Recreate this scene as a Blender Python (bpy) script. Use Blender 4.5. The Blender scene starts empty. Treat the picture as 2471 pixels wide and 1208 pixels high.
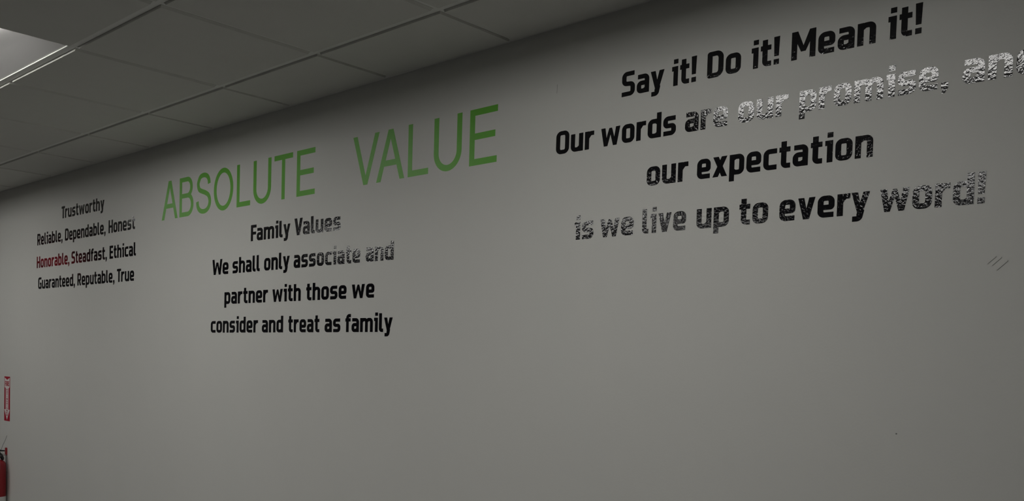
import bpy, bmesh, math
from math import pi, sin, cos, radians
from mathutils import Vector, Matrix
from mathutils.geometry import delaunay_2d_cdt

# ------------------------------------------------------------------ camera, world, exposure
SC = bpy.context.scene
COL = SC.collection
IW, IH = 2471, 1208
F_PX, CX, CY = 2238.43, 1269.9, 974.8
YAW, PITCH, ROLL = -0.739318, -0.041627, 0.0294042
WALL = 2.1479                 # y of the lettered wall
H = 2.6338                    # underside of the ceiling tiles
S = 0.6096                    # ceiling module along the wall
X0 = -2.0480                  # one of the grid lines that run away from the wall
ROW0, ROWP = WALL - 0.3284, 0.5400   # first grid line parallel to the wall, and the pitch of the next ones

cam_data = bpy.data.cameras.new('camera')
cam = bpy.data.objects.new('camera', cam_data)
COL.objects.link(cam)
fw = Vector((sin(YAW)*cos(PITCH), cos(YAW)*cos(PITCH), sin(PITCH)))
r0 = Vector((cos(YAW), -sin(YAW), 0)); u0 = r0.cross(fw)
rt = cos(ROLL)*r0 + sin(ROLL)*u0
up = -sin(ROLL)*r0 + cos(ROLL)*u0
M = Matrix((rt, up, -fw)).transposed().to_4x4()
M.translation = Vector((0, 0, 1.62))
cam.matrix_world = M
cam_data.sensor_fit = 'HORIZONTAL'
cam_data.sensor_width = 36.0
cam_data.lens = F_PX*36.0/IW
cam_data.shift_x = (IW/2 - CX)/IW
cam_data.shift_y = (CY - IH/2)/IW
cam_data.clip_start = 0.02
SC.camera = cam

world = bpy.data.worlds.new('world')
SC.world = world
world.use_nodes = True
world.node_tree.nodes['Background'].inputs[0].default_value = (0, 0, 0, 1)
SC.view_settings.view_transform = 'Standard'
SC.view_settings.look = 'None'
SC.view_settings.gamma = 1.0
SC.view_settings.use_curve_mapping = False
SC.view_settings.exposure = 0.0
LENS_POWER = 12.0             # radiance of the glowing lens of every ceiling light

# ------------------------------------------------------------------ materials
def mat(name, col, rough=0.5, ior=1.5, metal=0.0, spec=0.5, bump=None, mottle=None, emit=None, coat=0.0):
    m = bpy.data.materials.new(name); m.use_nodes = True
    nt = m.node_tree; b = nt.nodes['Principled BSDF']
    b.inputs['Base Color'].default_value = (*col, 1)
    b.inputs['Roughness'].default_value = rough
    b.inputs['IOR'].default_value = ior
    b.inputs['Metallic'].default_value = metal
    b.inputs['Specular IOR Level'].default_value = spec
    b.inputs['Coat Weight'].default_value = coat
    geo = nt.nodes.new('ShaderNodeNewGeometry')
    if bump:
        # bump: list of (scale per metre, height in metres)
        prev = None
        for sc, h in bump:
            n = nt.nodes.new('ShaderNodeTexNoise'); n.inputs['Scale'].default_value = sc
            n.inputs['Detail'].default_value = 2.0; n.inputs['Roughness'].default_value = 0.45
            nt.links.new(geo.outputs['Position'], n.inputs['Vector'])
            bp = nt.nodes.new('ShaderNodeBump'); bp.inputs['Strength'].default_value = 1.0
            bp.inputs['Distance'].default_value = h
            nt.links.new(n.outputs['Fac'], bp.inputs['Height'])
            if prev: nt.links.new(prev.outputs['Normal'], bp.inputs['Normal'])
            prev = bp
        nt.links.new(prev.outputs['Normal'], b.inputs['Normal'])
    if mottle:
        sc, amt = mottle
        n = nt.nodes.new('ShaderNodeTexNoise'); n.inputs['Scale'].default_value = sc; n.inputs['Detail'].default_value = 4
        nt.links.new(geo.outputs['Position'], n.inputs['Vector'])
        mx = nt.nodes.new('ShaderNodeMix'); mx.data_type = 'RGBA'
        mx.inputs['A'].default_value = (*[c*(1-amt) for c in col], 1)
        mx.inputs['B'].default_value = (*[min(1, c*(1+amt)) for c in col], 1)
        nt.links.new(n.outputs['Fac'], mx.inputs['Factor'])
        nt.links.new(mx.outputs['Result'], b.inputs['Base Color'])
    if emit:
        b.inputs['Emission Color'].default_value = (*emit[0], 1)
        b.inputs['Emission Strength'].default_value = emit[1]
    return m

M_WALL = mat('wall_paint', (.70, .70, .665), .62, spec=.35, bump=[(170, .00018)], mottle=(2.2, .02))
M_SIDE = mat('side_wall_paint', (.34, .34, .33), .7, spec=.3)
M_TILE = mat('ceiling_tile', (.74, .735, .69), .92, spec=.15, bump=[(420, .0004)], mottle=(14, .02))
M_GRID = mat('grid_enamel', (.84, .84, .80), .5, spec=.4)
M_CARPET = mat('carpet', (.12, .12, .122), 1.0, spec=.05, mottle=(60, .3))
M_BLACK = mat('black_gloss_vinyl', (.0015, .0013, .0035), .08, ior=1.56, bump=[(150, .00033)])
M_GREEN = mat('green_vinyl', (.12, .44, .028), .42, spec=.38, bump=[(125, .0003)])
M_PAN = mat('reflector_enamel', (.56, .55, .54), .45, spec=.3)
M_LENS = mat('light_lens', (.8, .8, .8), .5, emit=((1.0, .985, .95), LENS_POWER))
M_RED = mat('extinguisher_red', (.30, .004, .012), .28, spec=.5)
M_SIGNRED = mat('sign_red', (.43, .003, .028), .45, spec=.4)
M_SIGNWHITE = mat('sign_white', (.82, .78, .76), .5, spec=.4)
M_PLASTIC = mat('black_plastic', (.012, .012, .013), .4)
M_METAL = mat('zinc', (.55, .55, .55), .35, metal=1.0)
M_WHITE = mat('white_label', (.70, .70, .68), .45)
M_GREY = mat('grey_print', (.34, .34, .34), .5)
M_WIRE = mat('wire_grey', (.10, .10, .11), .5)
M_MARK = mat('pencil_mark', (.20, .20, .19), .8)
M_EXIT = mat('red_lit_face', (.5, .02, .02), .5, emit=((1.0, .03, .06), .5))

# ------------------------------------------------------------------ helpers
def link(name, me, m, parent=None):
    o = bpy.data.objects.new(name, me); COL.objects.link(o)
    if m is not None and not me.materials: me.materials.append(m)
    if parent: o.parent = parent
    return o
def from_bm(name, bm, m, parent=None, smooth=None):
    bmesh.ops.recalc_face_normals(bm, faces=bm.faces)
    me = bpy.data.meshes.new(name); bm.to_mesh(me); bm.free()
    if smooth is not None:
        for p in me.polygons: p.use_smooth = True
        me.set_sharp_from_angle(angle=radians(smooth))
    return link(name, me, m, parent)
def empty(name, loc=(0, 0, 0), parent=None):
    o = bpy.data.objects.new(name, None); COL.objects.link(o); o.location = loc
    o.empty_display_size = .05
    if parent: o.parent = parent
    return o
def tag(o, label=None, cat=None, group=None, kind=None):
    if label: o['label'] = label
    if cat: o['category'] = cat
    if group: o['group'] = group
    if kind: o['kind'] = kind
    return o
def box(bm, a, b):
    (x0, y0, z0), (x1, y1, z1) = a, b
    v = [bm.verts.new(p) for p in ((x0,y0,z0),(x1,y0,z0),(x1,y1,z0),(x0,y1,z0),(x0,y0,z1),(x1,y0,z1),(x1,y1,z1),(x0,y1,z1))]
    for f in ((0,3,2,1),(4,5,6,7),(0,1,5,4),(1,2,6,5),(2,3,7,6),(3,0,4,7)): bm.faces.new([v[i] for i in f])
def lathe(bm, prof, c=(0, 0, 0), n=40, caps=True):
    rings = []
    for r, z in prof:
        rings.append([bm.verts.new((c[0]+r*cos(2*pi*k/n), c[1]+r*sin(2*pi*k/n), c[2]+z)) for k in range(n)])
    for a, b in zip(rings, rings[1:]):
        for k in range(n): bm.faces.new((a[k], a[(k+1) % n], b[(k+1) % n], b[k]))
    if caps: bm.faces.new(rings[0][::-1]); bm.faces.new(rings[-1])
def tube(bm, pts, r, n=10):
    pts = [Vector(p) for p in pts]; rings = []
    rr = r if isinstance(r, (list, tuple)) else [r]*len(pts)
    for i, p in enumerate(pts):
        t = (pts[min(i+1, len(pts)-1)] - pts[max(i-1, 0)]).normalized()
        a = t.orthogonal().normalized() if i == 0 else (a - a.dot(t)*t).normalized()
        b = t.cross(a)
        rings.append([bm.verts.new(p + rr[i]*(cos(2*pi*k/n)*a + sin(2*pi*k/n)*b)) for k in range(n)])
    for A, B in zip(rings, rings[1:]):
        for k in range(n): bm.faces.new((A[k], A[(k+1) % n], B[(k+1) % n], B[k]))
    bm.faces.new(rings[0][::-1]); bm.faces.new(rings[-1])
def slab(bm, poly, y0, y1):
    """a flat polygon given as (x, z), standing parallel to the wall, with thickness from y0 to y1"""
    a = [bm.verts.new((x, y0, z)) for x, z in poly]; b = [bm.verts.new((x, y1, z)) for x, z in poly]
    bm.faces.new(a); bm.faces.new(b[::-1])
    for i in range(len(poly)):
        j = (i+1) % len(poly); bm.faces.new((a[i], a[j], b[j], b[i]))

# ------------------------------------------------------------------ the room
XL, XR, YB = -9.05, 2.60, -4.80
def structure(name, a, b, m):
    bm = bmesh.new(); box(bm, a, b); o = from_bm(name, bm, m); o['kind'] = 'structure'; return o
wall_back = structure('wall_back', (XL-.12, WALL, 0), (XR+.12, WALL+.12, H+.12), M_WALL)
structure('wall_left', (XL-.12, YB, 0), (XL, WALL, H+.12), M_SIDE)
structure('wall_right', (XR, YB, 0), (XR+.12, WALL, H+.12), M_SIDE)
structure('wall_front', (XL-.12, YB-.12, 0), (XR+.12, YB, H+.12), M_SIDE)
structure('floor', (XL-.12, YB-.12, -.1), (XR+.12, WALL+.12, 0), M_CARPET)
bm = bmesh.new(); box(bm, (XL, WALL-.012, 0), (XR, WALL, .10))
from_bm('baseboard_back', bm, M_PLASTIC)['kind'] = 'structure'

xs = sorted({XL, XR} | {X0 + k*S for k in range(-30, 30) if XL+.05 < X0 + k*S < XR-.05})
ys = sorted({YB, WALL} | {ROW0 - k*ROWP for k in range(0, 30) if YB+.05 < ROW0 - k*ROWP < WALL-.05})
LX = [X0 - 3*S + 4*S*k for k in (-1, 0, 1)]
LY = [ROW0 - 1.5*ROWP - 3*ROWP*k for k in (0, 1, 2)]
def is_light(a, b):
    return any(abs(abs((a[0]+a[1])/2-x)-S/2) < .05 for x in LX) and any(abs((b[0]+b[1])/2-y) < .05 for y in LY) and a[1]-a[0] > .5
bm = bmesh.new()
GAP, GAPX, DROP = .0138, .0085, .0065
for xa in zip(xs, xs[1:]):
    for ya in zip(ys, ys[1:]):
        if is_light(xa, ya): continue
        gx0 = .021 if xa[0] == XL else GAPX; gx1 = .021 if xa[1] == XR else GAPX
        gy0 = .021 if ya[0] == YB else GAP; gy1 = .021 if ya[1] == WALL else GAP
        x0, x1, y0, y1 = xa[0]+gx0, xa[1]-gx1, ya[0]+gy0, ya[1]-gy1
        b = .0015; bx = .0015 if ya[1] == WALL else .008
        lo = [bm.verts.new(p) for p in ((x0+bx,y0+b,H),(x1-bx,y0+b,H),(x1-bx,y1-b,H),(x0+bx,y1-b,H))]
        mi = [bm.verts.new(p) for p in ((x0,y0,H+DROP),(x1,y0,H+DROP),(x1,y1,H+DROP),(x0,y1,H+DROP))]
        hi = [bm.verts.new(p) for p in ((x0,y0,H+.03),(x1,y0,H+.03),(x1,y1,H+.03),(x0,y1,H+.03))]
        bm.faces.new(lo[::-1])
        for A, B in ((lo, mi), (mi, hi)):
            for k in range(4): bm.faces.new((A[k], A[(k+1) % 4], B[(k+1) % 4], B[k]))
        bm.faces.new(hi)
box(bm, (XL-.12, YB-.12, H+.115), (XR+.12, WALL+.12, H+.20))
ceiling = from_bm('ceiling', bm, M_TILE); ceiling['kind'] = 'structure'
bm = bmesh.new()
TB = .012
for y in ys[1:-1]: box(bm, (XL, y-TB, H+DROP), (XR, y+TB, H+DROP+.004)); box(bm, (XL, y-.003, H+DROP+.004), (XR, y+.003, H+.05))
for x in xs[1:-1]:
    for ya in zip(ys, ys[1:]):
        if is_light((x, x+S), ya) and is_light((x-S, x), ya) and min(abs(x-l) for l in LX) < .05: continue
        box(bm, (x-TB*.6, ya[0]+TB, H+DROP+.0003), (x+TB*.6, ya[1]-TB, H+DROP+.004))
g = from_bm('ceiling_grid', bm, M_GRID, ceiling); g['kind'] = 'structure'
bm = bmesh.new()
for a, b in (((XL, WALL-.022, H+DROP), (XR, WALL, H+DROP+.002)), ((XL, YB, H+DROP), (XR, YB+.022, H+DROP+.002)),
             ((XL, YB+.022, H+DROP), (XL+.022, WALL-.022, H+DROP+.002)), ((XR-.022, YB+.022, H+DROP), (XR, WALL-.022, H+DROP+.002))):
    box(bm, a, b)
from_bm('trim_1', bm, M_GRID)['kind'] = 'structure'

# small marks on the lettered wall, parts of the wall
def mark(name, poly, m, t=.0006):
    bm = bmesh.new(); slab(bm, poly, WALL-t, WALL+.001); o = from_bm(name, bm, m, wall_back); o['kind'] = 'structure'; return o
mark('hairline_scratch', [(-1.8695, 2.472), (-1.8685, 2.472), (-1.8700, 2.446), (-1.8710, 2.446)], M_MARK, .0002)

mark('speck', [(-.8065, 1.4870), (-.8030, 1.4870), (-.8030, 1.4902), (-.8065, 1.4902)], M_MARK, .0002)

# ------------------------------------------------------------------ ceiling lights
ORD = ['first', 'second', 'third', 'fourth', 'fifth']
def make_light():
    root = empty('ceiling_light')
    hx, hy = S-TB, ROWP/2-TB            # clear opening between the grid bars
    z1 = .047
    lx, ly = .56, .085                    # half size of the lens
    bm = bmesh.new()                      # flange and the shell above
    o_ = [(-hx-.006, -hy-.006), (hx+.006, -hy-.006), (hx+.006, hy+.006), (-hx-.006, hy+.006)]
    i_ = [(-hx+.004, -hy+.004), (hx-.004, -hy+.004), (hx-.004, hy-.004), (-hx+.004, hy-.004)]
    z0f = DROP+.0042
    A = [bm.verts.new((x, y, z0f)) for x, y in o_]; B = [bm.verts.new((x, y, z0f)) for x, y in i_]
    T = [bm.verts.new((x, y, .075)) for x, y in o_]
    for k in range(4):
        j = (k+1) % 4
        bm.faces.new((A[k], A[j], B[j], B[k])); bm.faces.new((A[k], A[j], T[j], T[k]))
    bm.faces.new(T)
    from_bm('frame', bm, M_GRID, root)
    bm = bmesh.new()                      # curved reflector pan from the flange up to the lens
    rings = []
    n = 8
    for k in range(n+1):
        t = k/n
        e = sin(t*pi/2)                   # rises steeply at first, then flattens
        x = (hx-.004)*(1-t)+lx*t; y = (hy-.004)*(1-t)+ly*t; z = z0f+(z1-z0f)*e
        rings.append([bm.verts.new(p) for p in ((-x,-y,z),(x,-y,z),(x,y,z),(-x,y,z))])
    for a, b in zip(rings, rings[1:]):
        for k in range(4): bm.faces.new((a[k], a[(k+1) % 4], b[(k+1) % 4], b[k]))
    pan = from_bm('reflector', bm, M_PAN, root, 40)
    bm = bmesh.new()
    sec = [(ly*cos(pi*k/16), z1-.001-.030*sin(pi*k/16)) for k in range(17)]     # a shallow bulging trough
    ends = []
    for x in (-lx, lx): ends.append([bm.verts.new((x, y, z)) for y, z in sec])
    for k in range(16): bm.faces.new((ends[0][k], ends[0][k+1], ends[1][k+1], ends[1][k]))
    bm.faces.new((ends[0][0], ends[1][0], ends[1][-1], ends[0][-1]))
    for e in ends: bm.faces.new(e)
    from_bm('lens', bm, M_LENS, root, 40)
    return root
proto = make_light()
first = True
for i, x in enumerate(LX):
    for j, y in enumerate(LY):
        if first: o = proto; first = False
        else:
            o = proto.copy(); COL.objects.link(o)
            for ch in proto.children:
                c = ch.copy(); COL.objects.link(c); c.parent = o
        o.location = (x, y, H)
        if (i, j) == (1, 0):
            lab = 'recessed ceiling light with white reflector pan, cut off by the upper left edge'
        else:
            lab = 'recessed ceiling light, %s row from the lettered wall, %s from the far end' % (ORD[j], ORD[i])
        tag(o, lab, 'ceiling light', 'recessed ceiling lights')

# red-lit sign box on the far end wall, reflected in the glossy lettering
ex = empty('exit_light', (XL, .93, 2.455))
bm = bmesh.new(); box(bm, (0, -.17, -.11), (.045, .17, .11)); bmesh.ops.bevel(bm, geom=bm.edges[:], offset=.006, segments=2, affect='EDGES')
from_bm('housing', bm, M_SIGNWHITE, ex)
bm = bmesh.new(); box(bm, (.044, -.145, -.06), (.049, .145, .06)); from_bm('lit_face', bm, M_EXIT, ex)
tag(ex, 'red glowing exit light box on the end wall beyond the extinguisher', 'exit light')

# ------------------------------------------------------------------ lettering
def corner_path(pts, closed=False, seg=7):
    """pts: (x, y[, corner radius]); returns a polyline with the corners rounded"""
    out = []; n = len(pts)
    for i, p in enumerate(pts):
        P = Vector(p[:2]); r = p[2] if len(p) > 2 else 0
        if r <= 0 or (not closed and i in (0, n-1)): out.append(P); continue
        A = Vector(pts[i-1][:2]); B = Vector(pts[(i+1) % n][:2])
        a = (A-P); b = (B-P); la, lb = a.length, b.length; a.normalize(); b.normalize()
        ang = a.angle(b); d = min(r/math.tan(ang/2), la*.98, lb*.98); r = d*math.tan(ang/2)
        c = P + (a+b).normalized()*(r/sin(ang/2))
        s = P+a*d-c; e = P+b*d-c
        a0 = math.atan2(s.y, s.x); a1 = math.atan2(e.y, e.x)
        while a1-a0 > pi: a1 -= 2*pi
        while a1-a0 < -pi: a1 += 2*pi
        for k in range(seg+1):
            t = a0+(a1-a0)*k/seg; out.append(c+Vector((cos(t), sin(t)))*r)
    return out
def quads_of(path, wx, wy, closed=False):
    """ribbon along a polyline; upright strokes wx wide, level strokes wy high"""
    k = wx/wy; P = [Vector((p.x, p.y*k)) for p in path]; n = len(P); hw = wx/2; q = []
    def out(v): return (v.x, v.y/k)
    segs = [(i, (i+1) % n) for i in range(n if closed else n-1)]
    nrm = []
    for i, j in segs:
        d = (P[j]-P[i]).normalized(); m = Vector((-d.y, d.x))*hw; nrm.append((d, m))
        q.append([out(P[i]-m), out(P[j]-m), out(P[j]+m), out(P[i]+m)])
    for s_ in range(len(segs)):            # mitred joints
        if not closed and s_ == 0: continue
        (d0, m0), (d1, m1) = nrm[s_-1], nrm[s_]
        c = d0.x*d1.y-d0.y*d1.x
        if abs(c) < 1e-4: continue
        g = -1 if c > 0 else 1
        p = P[segs[s_][0]]; mm = (m0+m1).normalized(); ln = hw/max(.4, mm.dot(m0)/hw)
        q.append([out(p), out(p+g*m0), out(p+g*mm*ln), out(p+g*m1)])
    return q
def rect(x0, y0, x1, y1): return [(x0, y0), (x1, y0), (x1, y1), (x0, y1)]

def bold_glyph(ch):
    """square-shouldered bold sans; capital height 1"""
    wx, wy = .222, .182; v, h = wx/2, wy/2; X = .765; r = .135
    st = []; po = []
    def s(*pts, closed=False): st.append((pts, closed))
    T = 1-h; m = X-h
    if ch == 'a':
        W = .61; s((.045, m), (W-v, m, r), (W-v, 0)); s((W-v, .41), (v, .41, .11), (v, h, .11), (W-.26, h, .06), (W-v, .17))
    elif ch == 'b': W = .65; s((v, 1), (v, 0)); s((v, X-.18), (.25, m, .05), (W-v, m, r), (W-v, h, r), (.25, h, .05), (v, .18))
    elif ch == 'c': W = .56; s((W, m), (v, m, r), (v, h, r), (W, h))
    elif ch == 'd': W = .65; s((W-v, 1), (W-v, 0)); s((W-v, X-.18), (W-.25, m, .05), (v, m, r), (v, h, r), (W-.25, h, .05), (W-v, .18))
    elif ch == 'e': W = .63; s((W-.025, h), (v, h, r), (v, m, r), (W-v, m, r), (W-v, .355, .05), (v, .355))
    elif ch == 'f': W = .46; s((v+.07, 0), (v+.07, T, r), (W, T)); s((0, m), (W-.02, m))
    elif ch == 'h': W = .65; s((v, 0), (v, 1)); s((v, X-.20), (.27, m, .05), (W-v, m, r), (W-v, 0))
    elif ch == 'i': W = .30; po += [rect(W-wx, 0, W, X), rect(0, X-wy, W-v, X), rect(W-wx, .865, W, 1.045)]
    elif ch == 'l': W = .33; s((v, 1), (v, h, .10), (W, h))
    elif ch == 'm': W = 1.03; c = .515; po.append(rect(0, 0, wx, X)); s((v, X-.20), (.25, m, .05), (c, m, r), (c, 0)); s((c, X-.20), (c+.14, m, .05), (W-v, m, r), (W-v, 0))
    elif ch == 'n': W = .65; po.append(rect(0, 0, wx, X)); s((v, X-.20), (.27, m, .05), (W-v, m, r), (W-v, 0))
    elif ch == 'o': W = .64; s((v, h, r), (W-v, h, r), (W-v, m, r), (v, m, r), closed=True)
    elif ch == 'p': W = .65; s((v, X), (v, -.235)); s((v, X-.18), (.25, m, .05), (W-v, m, r), (W-v, h, r), (.25, h, .05), (v, .18))
    elif ch == 'r': W = .47; po.append(rect(0, 0, wx, X)); s((v, X-.28), (.27, m, .06), (W, m))
    elif ch == 's': W = .61; c = X/2; s((W-.03, m), (v, m, .12), (v, c, .10), (W-v, c, .10), (W-v, h, .12), (.02, h))
    elif ch == 't': W = .46; s((v+.075, .97), (v+.075, h, .12), (W, h)); s((0, m), (W-.01, m))
    elif ch == 'u': W = .65; po.append(rect(W-wx, 0, W, X)); s((v, X), (v, h, r), (W-.27, h, .05), (W-v, .20))
    elif ch == 'v': W = .66; po += [[(0, X), (.235, X), (.42, 0), (.215, 0)], [(W-.235, X), (W, X), (.445, 0), (.24, 0)]]
    elif ch == 'w':
        W = 1.0; po += [[(0, X), (.225, X), (.355, 0), (.165, 0)], [(.40, X-.10), (.56, X-.10), (.355, 0), (.185, 0)],
                        [(.44, X-.10), (.60, X-.10), (.815, 0), (.645, 0)], [(W-.225, X), (W, X), (.835, 0), (.645, 0)],
                        [(.40, X-.10), (.60, X-.10), (.565, X-.02), (.435, X-.02)]]
    elif ch == 'x': W = .66; po += [[(.01, X), (.26, X), (W, 0), (W-.25, 0)], [(W-.26, X), (W-.01, X), (.25, 0), (0, 0)]]
    elif ch == 'y':
        W = .66; po += [[(0, X), (.235, X), (.42, .0), (.25, .0)], [(W-.235, X), (W, X), (.40, -.02), (.20, -.02)]]
        s((.375, .16), (.30, -.235+h, .10), (.06, -.235+h))
    elif ch == 'T': W = .62; s((0, T), (W, T)); po.append(rect(W/2-v, 0, W/2+v, 1))
    elif ch == 'R': W = .68; po += [rect(0, 0, wx, 1), [(.23, .44), (.46, .44), (W, 0), (W-.25, 0)]]; s((v, T), (W-v-.01, T, r), (W-v-.01, .43, r), (v, .43))
    elif ch == 'D': W = .70; s((v, h, .01), (W-v, h, .19), (W-v, T, .19), (v, T, .01), closed=True)
    elif ch == 'H': W = .70; po += [rect(0, 0, wx, 1), rect(W-wx, 0, W, 1), rect(v, .41, W-v, .41+wy)]
    elif ch == 'S': W = .66; s((W-.04, T), (v, T, r), (v, .52, r), (W-v, .48, r), (W-v, h, r), (0, h))
    elif ch == 'E': W = .57; po += [rect(0, 0, wx, 1), rect(v, 0, W, wy), rect(v, 1-wy, W, 1), rect(v, .41, W-.04, .41+wy)]
    elif ch == 'F': W = .57; po += [rect(0, 0, wx, 1), rect(v, 1-wy, W, 1), rect(v, .39, W-.04, .39+wy)]
    elif ch == 'G': W = .68; s((W-.03, T), (v, T, r), (v, h, r), (W-v, h, .06), (W-v, .46, .02), (.36, .46))
    elif ch == 'V': W = .74; po += [[(0, 1), (.24, 1), (.475, 0), (.24, 0)], [(W-.24, 1), (W, 1), (.50, 0), (.265, 0)]]
    elif ch == 'W':
        W = 1.08; po += [[(0, 1), (.225, 1), (.375, 0), (.165, 0)], [(.435, .80), (.60, .80), (.375, 0), (.20, 0)],
                         [(.48, .80), (.645, .80), (.88, 0), (.705, 0)], [(W-.225, 1), (W, 1), (.915, 0), (.705, 0)]]
    elif ch == 'M': W = .93; po += [rect(0, 0, wx, 1), rect(W-wx, 0, W, 1), [(0, 1), (.24, 1), (.555, .26), (.375, .26)], [(W-.24, 1), (W, 1), (.555, .26), (.375, .26)]]
    elif ch == 'O': W = .71; s((v, h, .16), (W-v, h, .16), (W-v, T, .16), (v, T, .16), closed=True)
    elif ch == ',': W = .23; po += [[(.0, .185), (.225, .185), (.225, .0), (.13, -.165), (.02, -.165), (.06, 0), (0, 0)]]
    elif ch == '!': W = .25; po += [[(0, 1.0), (.25, 1.0), (.222, .30), (.028, .30)], rect(.014, 0, .236, .19)]
    elif ch == 'I': W = .24; po.append(rect(.01, 0, .23, 1))
    elif ch == 'X': W = .70; po += [[(0, 1), (.25, 1), (W, 0), (W-.25, 0)], [(W-.25, 1), (W, 1), (.25, 0), (0, 0)]]
    elif ch == 'N': W = .72; po += [rect(0, 0, wx, 1), rect(W-wx, 0, W, 1), [(0, 1), (.23, 1), (W, 0), (W-.23, 0)]]
    elif ch == 'U': W = .70; s((v, 1), (v, h, .16), (W-v, h, .16), (W-v, 1))
    qs = list(po)
    for pts, closed in st: qs += quads_of(corner_path(pts, closed), wx, wy, closed)
    return W, qs
def crom(pts, n=8):
    P = [Vector(p) for p in pts]; P = [2*P[0]-P[1]]+P+[2*P[-1]-P[-2]]; out = []
    for i in range(1, len(P)-2):
        for k in range(n):
            t = k/n; a, b, c, d = P[i-1:i+3]
            out.append(.5*((2*b)+(c-a)*t+(2*a-5*b+4*c-d)*t*t+(3*b-a-3*c+d)*t**3))
    out.append(P[-2]); return out
def light_glyph(ch):
    """plain regular sans capitals; capital height 1"""
    wx, wy = .131, .115; v, h = wx/2, wy/2; qs = []
    def s(pts, closed=False, seg=14): qs.extend(quads_of(corner_path(pts, closed, seg), wx, wy, closed))
    if ch == 'A': W = .88; qs += [[(0, 0), (.14, 0), (.505, 1), (.365, 1)], [(.74, 0), (.88, 0), (.515, 1), (.375, 1)], [(.14, .29), (.74, .29), (.70, .405), (.18, .405)]]
    elif ch == 'V': W = .86; qs += [[(0, 1), (.14, 1), (.495, 0), (.365, 0)], [(.72, 1), (.86, 1), (.495, 0), (.365, 0)]]
    elif ch == 'B': W = .74; qs.append(rect(0, 0, wx, 1)); s([(v, 1-h), (.625, 1-h, .205), (.625, .53, .205), (v, .53)]); s([(v, .53), (W-v, .53, .236), (W-v, h, .236), (v, h)])
    elif ch == 'S':
        W = .76; qs += quads_of(crom([(.655, .715), (.625, .83), (.53, .918), (.375, .95), (.21, .918), (.115, .80), (.105, .715), (.16, .61), (.30, .555), (.47, .505), (.62, .43), (.69, .30), (.66, .17), (.55, .08), (.385, .05), (.21, .085), (.10, .18), (.065, .315)]), wx, wy)
    elif ch == 'O':
        W = .93; n = 56; qs += quads_of([Vector((W/2+(W/2-v)*cos(2*pi*k/n), .5+(.5-h+.014)*sin(2*pi*k/n))) for k in range(n)], wx, wy, True)
    elif ch == 'L': W = .62; qs += [rect(0, 0, wx, 1), rect(v, 0, W, wy)]
    elif ch == 'U':
        W = .76; n = 28; c = (W/2, .345)
        qs += quads_of([Vector((v, 1))]+[Vector((W/2-(W/2-v)*cos(pi*k/n), .345-(.345-h+.014)*sin(pi*k/n))) for k in range(n+1)]+[Vector((W-v, 1))], wx, wy)
    elif ch == 'T': W = .76; qs += [rect(0, 1-wy, W, 1), rect(W/2-v, 0, W/2+v, 1)]
    elif ch == 'E': W = .70; qs += [rect(0, 0, wx, 1), rect(v, 0, W, wy), rect(v, 1-wy, W, 1), rect(v, .455, W-.05, .455+wy)]
    return W, qs
GLYPHS = {}
def glyph(ch, fn, thick):
    """one clean outline: all strokes of the letter merged in the plane, then given the film's thickness"""
    key = (ch, fn.__name__, thick)
    if key in GLYPHS: return GLYPHS[key]
    W, qs = fn(ch)
    vs, fs = [], []
    for q in qs:
        area = sum(q[i][0]*q[(i+1) % len(q)][1]-q[(i+1) % len(q)][0]*q[i][1] for i in range(len(q)))
        if area < 0: q = q[::-1]
        b = len(vs); vs += [Vector(p) for p in q]; fs.append(list(range(b, b+len(q))))
    V, E_, F_, ov, oe, of = delaunay_2d_cdt(vs, [], fs, 0, 1e-5, True)
    tris = [f for f, o in zip(F_, of) if o]
    bm = bmesh.new()
    used = sorted({i for f in tris for i in f}); mp = {}
    for i in used: mp[i] = bm.verts.new((V[i].x, -thick, V[i].y))
    for f in tris:
        a, b_, c = [V[i] for i in f[:3]]
        if (b_-a).cross(c-a) < 0: f = f[::-1]
        try: bm.faces.new([mp[i] for i in f])
        except ValueError: pass
    bnd = [e for e in bm.edges if len(e.link_faces) == 1]
    ret = bmesh.ops.extrude_edge_only(bm, edges=bnd)
    for g_ in ret['geom']:
        if isinstance(g_, bmesh.types.BMVert): g_.co.y = 0
    me = bpy.data.meshes.new('letter'); bm.to_mesh(me); bm.free()
    GLYPHS[key] = (W, me); return GLYPHS[key]
def set_word(text, x0, x1, z, cap, fn, m, parent, y, thick=1.0, track=.095, part='letter'):
    """place the letters of one word between x0 and x1 on the wall, feet at height z"""
    adv = 0; pos = []
    for k, ch in enumerate(text):
        W, me = glyph(ch, fn, thick)
        kern = {'Tr': -.07, 'Fa': -.05, 'Va': -.07, 'We': -.06, 'ry': -.06, 'fa': -.02, 'ay': -.03, 'ly': -.03, 'VA': -.09}.get(text[max(k-1, 0):k+1], 0)
        if k: adv += track+kern
        pos.append(adv); adv += W
    sx = (x1-x0)/adv
    for ch, p in zip(text, pos):
        W, me = glyph(ch, fn, thick)
        if not me.materials: me.materials.append(None)
        o = bpy.data.objects.new(part, me); COL.objects.link(o); o.parent = parent
        o.material_slots[0].link = 'OBJECT'; o.material_slots[0].material = m
        o.location = (x0+p*sx-parent_off(parent)[0], y-parent_off(parent)[1], z-parent_off(parent)[2]); o.scale = (sx, .0004 if thick == 1.0 else 1, cap)
def parent_off(p):
    v = Vector((0, 0, 0))
    while p: v = v+p.location; p = p.parent
    return v
CAP = .0685
def line(words, z, label, group, m=None, cap=CAP, fn=bold_glyph, cat='wall lettering', track=.095):
    root = empty('wall_lettering', (words[0][1], WALL, z))
    tag(root, label, cat, group)
    for w in words:
        wd = empty('word', (w[1]-words[0][1], 0, 0), root)
        set_word(w[0], w[1], w[2], z, cap, fn, m or M_BLACK, wd, WALL, track=track)
    return root
GA, GM, GR = 'lines of the far text block', 'lines of the middle text block', 'lines of the large near text block'
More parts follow.
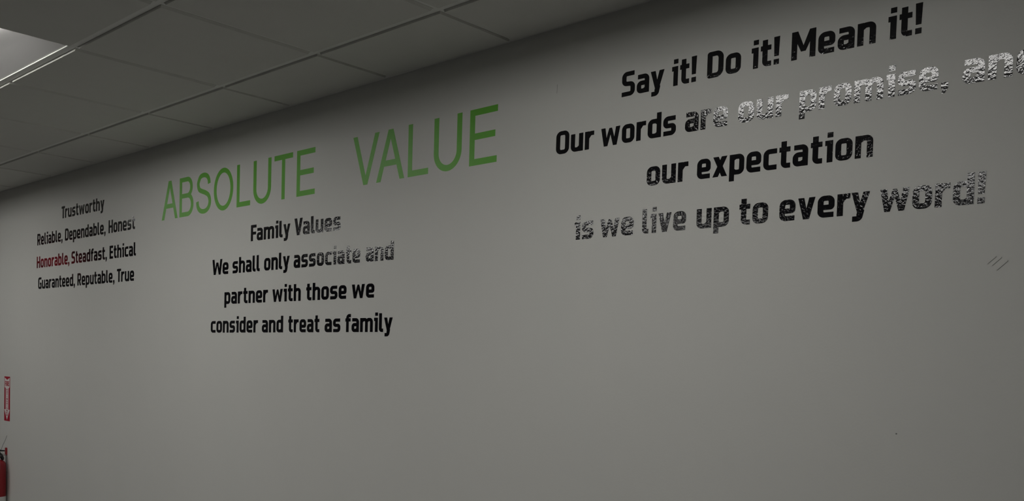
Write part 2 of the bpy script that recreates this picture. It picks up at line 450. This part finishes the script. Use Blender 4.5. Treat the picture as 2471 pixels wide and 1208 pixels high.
line([('Trustworthy', -5.615, -5.046)], 2.3845, 'black vinyl lettering reading Trustworthy, heading of the far text block', GA)
line([('Reliable,', -5.977, -5.599), ('Dependable,', -5.564, -5.027), ('Honest', -4.991, -4.682)], 2.2545, 'black vinyl lettering reading Reliable, Dependable, Honest', GA)
line([('Honorable,', -5.983, -5.499), ('Steadfast,', -5.470, -5.008), ('Ethical', -4.976, -4.669)], 2.119, 'black vinyl lettering reading Honorable, Steadfast, Ethical, with a red sheen at its start', GA)
line([('Guaranteed,', -5.958, -5.420), ('Reputable,', -5.386, -4.913), ('True', -4.884, -4.686)], 1.993, 'black vinyl lettering reading Guaranteed, Reputable, True', GA)
line([('Family', -3.584, -3.286), ('Values', -3.257, -2.946)], 2.117, 'black vinyl lettering reading Family Values, under the green lettering', GM)
line([('We', -3.904, -3.764), ('shall', -3.730, -3.510), ('only', -3.476, -3.286), ('associate', -3.257, -2.820), ('and', -2.787, -2.625)], 1.9865, 'black vinyl lettering reading We shall only associate and', GM)
line([('partner', -3.795, -3.443), ('with', -3.409, -3.203), ('those', -3.165, -2.900), ('we', -2.867, -2.731)], 1.8535, 'black vinyl lettering reading partner with those we', GM)
line([('consider', -3.910, -3.516), ('and', -3.485, -3.325), ('treat', -3.288, -3.071), ('as', -3.036, -2.934), ('family', -2.903, -2.622)], 1.727, 'black vinyl lettering reading consider and treat as family', GM)
line([('Say', -1.625, -1.481), ('it!', -1.456, -1.378), ('Do', -1.345, -1.245), ('it!', -1.215, -1.137), ('Mean', -1.105, -.894), ('it!', -.866, -.789)], 2.392, 'black vinyl lettering reading Say it! Do it! Mean it!', GR)
line([('Our', -1.867, -1.721), ('words', -1.695, -1.437), ('are', -1.408, -1.277), ('our', -1.247, -1.108), ('promise,', -1.078, -.726), ('and', -.697, -.541)], 2.2605, 'black vinyl lettering reading Our words are our promise, and, shining white at its end', GR)
line([('our', -1.528, -1.393), ('expectation', -1.365, -.889)], 2.130, 'black vinyl lettering reading our expectation', GR)
line([('is', -1.784, -1.712), ('we', -1.687, -1.568), ('live', -1.538, -1.394), ('up', -1.361, -1.263), ('to', -1.233, -1.151), ('every', -1.120, -.891), ('word!', -.867, -.638)], 1.9985, 'black vinyl lettering reading is we live up to every word!', GR)

# green heading: each letter placed from its own measured edges
gr = empty('wall_lettering', (-4.395, WALL, 2.272))
tag(gr, 'large green vinyl lettering reading ABSOLUTE VALUE', 'wall lettering')
for word in ([('A', -4.395, -4.236), ('B', -4.219, -4.086), ('S', -4.061, -3.924), ('O', -3.901, -3.735), ('L', -3.705, -3.595), ('U', -3.571, -3.434), ('T', -3.411, -3.276), ('E', -3.247, -3.121)],
             [('V', -2.877, -2.721), ('A', -2.735, -2.577), ('L', -2.558, -2.450), ('U', -2.422, -2.284), ('E', -2.246, -2.119)]):
    wd = empty('word', (word[0][1]+4.395, 0, 0), gr)
    for ch, a, b in word: set_word(ch, a, b, 2.272, .183, light_glyph, M_GREEN, wd, WALL)

# ------------------------------------------------------------------ extinguisher arrow sign
SX0, SX1, SZ0, SZ1 = -6.514, -6.414, 1.168, 1.4525
sign = empty('extinguisher_sign', ((SX0+SX1)/2, WALL, SZ0))
tag(sign, 'narrow red and white sign with a down arrow above the fire extinguisher', 'sign')
def sp(px, pz): return ((px-126.5)/97*(SX1-SX0), (885-pz)/760*(SZ1-SZ0))
bm = bmesh.new(); slab(bm, [sp(78, 125), sp(175, 125), sp(175, 885), sp(78, 885)], -.0006, 0)
from_bm('backing', bm, M_SIGNRED, sign)
bm = bmesh.new()
slab(bm, [sp(85, 145), sp(126, 182), sp(168, 145), sp(168, 305), sp(150, 330), sp(150, 690), sp(171, 690), sp(126, 868), sp(82, 690), sp(103, 690), sp(103, 330), sp(85, 305)], -.0008, -.0006)
from_bm('arrow', bm, M_SIGNWHITE, sign)
wd = empty('word', (0, 0, 0), sign)
a, b = sp(92, 288), sp(161, 205)
offx = (SX0+SX1)/2
set_word('FIRE', a[0]+offx, b[0]+offx, SZ0+a[1], b[1]-a[1], bold_glyph, M_SIGNRED, wd, WALL-.0008)
wd = empty('word', (0, 0, 0), sign)
t = 'EXTINGUISHER'
for k, ch in enumerate(t):
    a, b = sp(117, 335+k*39.5+31), sp(136, 335+k*39.5)
    if ch == 'I': a, b = sp(123, 335+k*39.5+31), sp(130, 335+k*39.5)
    set_word(ch, a[0]+offx, b[0]+offx, SZ0+a[1], b[1]-a[1], bold_glyph, M_SIGNRED, wd, WALL-.0008)

# ------------------------------------------------------------------ fire extinguisher
R_ = .062
EX = Vector((-6.470, WALL-R_-.004, .42))
fe = empty('fire_extinguisher', EX)
tag(fe, 'red fire extinguisher hung on the wall under the arrow sign, cut off by the edge', 'fire extinguisher')
bm = bmesh.new()
prof = [(.050, 0), (.058, .004), (R_, .014), (R_, .458)]
for k in range(1, 11):
    a = k/10*pi/2; prof.append((.020+(R_-.020)*cos(a), .458+.046*sin(a)))
prof += [(.019, .512)]
lathe(bm, prof, n=48); from_bm('cylinder', bm, M_RED, fe, 40)
bm = bmesh.new(); lathe(bm, [(R_+.0006, .06), (R_+.0006, .268)], n=48, caps=False)
lab = from_bm('label', bm, M_WHITE, fe, 40); lab['label'] = 'white paper label around the cylinder'
bm = bmesh.new()
a0 = -.55
tri = [(a0, .262), (a0+.55, .155), (a0-.55, .155)]
vs = []
for k in range(13):
    t = k/12; a = a0-.55+1.1*t; zt = .155+.107*(1-abs(2*t-1))
    vs.append((bm.verts.new(((R_+.0012)*cos(a), (R_+.0012)*sin(a), .155)), bm.verts.new(((R_+.0012)*cos(a), (R_+.0012)*sin(a), max(zt, .1555)))))
for p, q in zip(vs, vs[1:]): bm.faces.new((p[0], q[0], q[1], p[1]))
from_bm('label_print', bm, M_GREY, lab)
bm = bmesh.new(); lathe(bm, [(.017, .510), (.019, .516), (.019, .535), (.015, .540), (.015, .562)], n=24); from_bm('valve', bm, M_METAL, fe, 40)
SIDE, OUT = Vector((.316, .949, 0)), Vector((.949, -.316, 0))     # along the lever towards the wall, and out into the room
def at(a, b, z): return SIDE*a + OUT*b + Vector((0, 0, z))
bm = bmesh.new()       # squeeze lever, a thin bar that runs level
tube(bm, [at(-.09, .01, .575), at(-.03, .008, .566), at(.015, .004, .560), at(.035, 0, .558), at(.052, -.004, .557)], [.006, .008, .009, .0052, .0045], 10)
from_bm('lever', bm, M_PLASTIC, fe, 50)
bm = bmesh.new()       # carry handle hanging lower
tube(bm, [at(-.02, .006, .558), at(.008, .010, .553), at(.022, .012, .545), at(.033, .014, .527), at(.040, .014, .510), at(.0430, .014, .502), at(.0445, .014, .498)], [.006, .008, .008, .0105, .0105, .007, .002], 14)
from_bm('carry_handle', bm, M_PLASTIC, fe, 50)
bm = bmesh.new()
tube(bm, [at(.040+.005*cos(t_), -.004, .540+.0065*sin(t_)) for t_ in [k*2*pi/16 for k in range(17)]], .0013, 6)
from_bm('pin_ring', bm, M_METAL, fe, 50)
bm = bmesh.new()       # short hose down the side
tube(bm, [at(-.018, .01, .545), at(-.045, .03, .53), at(-.066, .030, .47), at(-.068, .030, .30), at(-.066, .028, .16)], .010, 10)
from_bm('hose', bm, M_PLASTIC, fe, 50)
bm = bmesh.new()
q = [(at(a_, .064, z_), at(a_, .0652, z_)) for a_, z_ in ((-.020, .445), (.027, .445), (.027, .525), (-.020, .525))]
f_ = [bm.verts.new(p[0]) for p in q]; g_ = [bm.verts.new(p[1]) for p in q]
bm.faces.new(f_); bm.faces.new(g_[::-1])
for k in range(4): bm.faces.new((f_[k], f_[(k+1) % 4], g_[(k+1) % 4], g_[k]))
tg = from_bm('inspection_tag', bm, M_WHITE, fe); tg['label'] = 'white paper tag hanging from the valve'
bm = bmesh.new()
tube(bm, [at(.020, 0, .556), at(.032, 0, .562), (.0112, .039, .590), (.0115, .050, .615), (.0100, .059, .637), (.008, .0655, .654)], .0011, 6)
from_bm('wire', bm, M_WIRE, fe)
# bracket on the wall that carries it
br = empty('wall_bracket', (-6.467, WALL, .90))
tag(br, 'small red wall bracket holding the fire extinguisher by its neck', 'bracket')
bm = bmesh.new()
slab(bm, [(-.012+.009-.009*cos(k*pi/12), .087+.009*sin(k*pi/12)) for k in range(7)] + [(.003+.009*sin(k*pi/12), .087+.009*cos(k*pi/12)) for k in range(7)]
     + [(.003+.009*cos(k*pi/12), .053-.009*sin(k*pi/12)) for k in range(7)] + [(-.003-.009*sin(k*pi/12), .053-.009*cos(k*pi/12)) for k in range(7)], -.007, 0)
bmesh.ops.remove_doubles(bm, verts=bm.verts, dist=1e-6)
from_bm('back_plate', bm, M_RED, br, 40)
bm = bmesh.new(); box(bm, (-.008, -.004, -.06), (.008, 0, .050)); from_bm('stem', bm, M_METAL, br)
bm = bmesh.new()
tube(bm, [(-.007, -.004, .050), (-.010, -.030, .048), (-.013, -.066, .046), (-.010, -.078, .050)], .0017, 8)
tube(bm, [(.010, -.004, .050), (.026, -.030, .048), (.034, -.060, .046), (.032, -.074, .050)], .0017, 8)
from_bm('hook', bm, M_METAL, br, 50)
# three small rubbed ridges on the paint
for k, (x, z, l, w) in enumerate([(-.6195, 1.876, .011, .0016), (-.6095, 1.8725, .012, .0016), (-.5985, 1.864, .014, .0022)]):
    dx, dz = cos(radians(42))*l, sin(radians(42))*l; nx, nz = -sin(radians(42))*w, cos(radians(42))*w
    mark('paint_ridge', [(x-dx-nx, z-dz-nz), (x+dx-nx, z+dz-nz), (x+dx*1.1, z+dz*1.1), (x+dx+nx, z+dz+nz), (x-dx+nx, z-dz+nz), (x-dx*1.1, z-dz*1.1)], M_WALL, .0012)
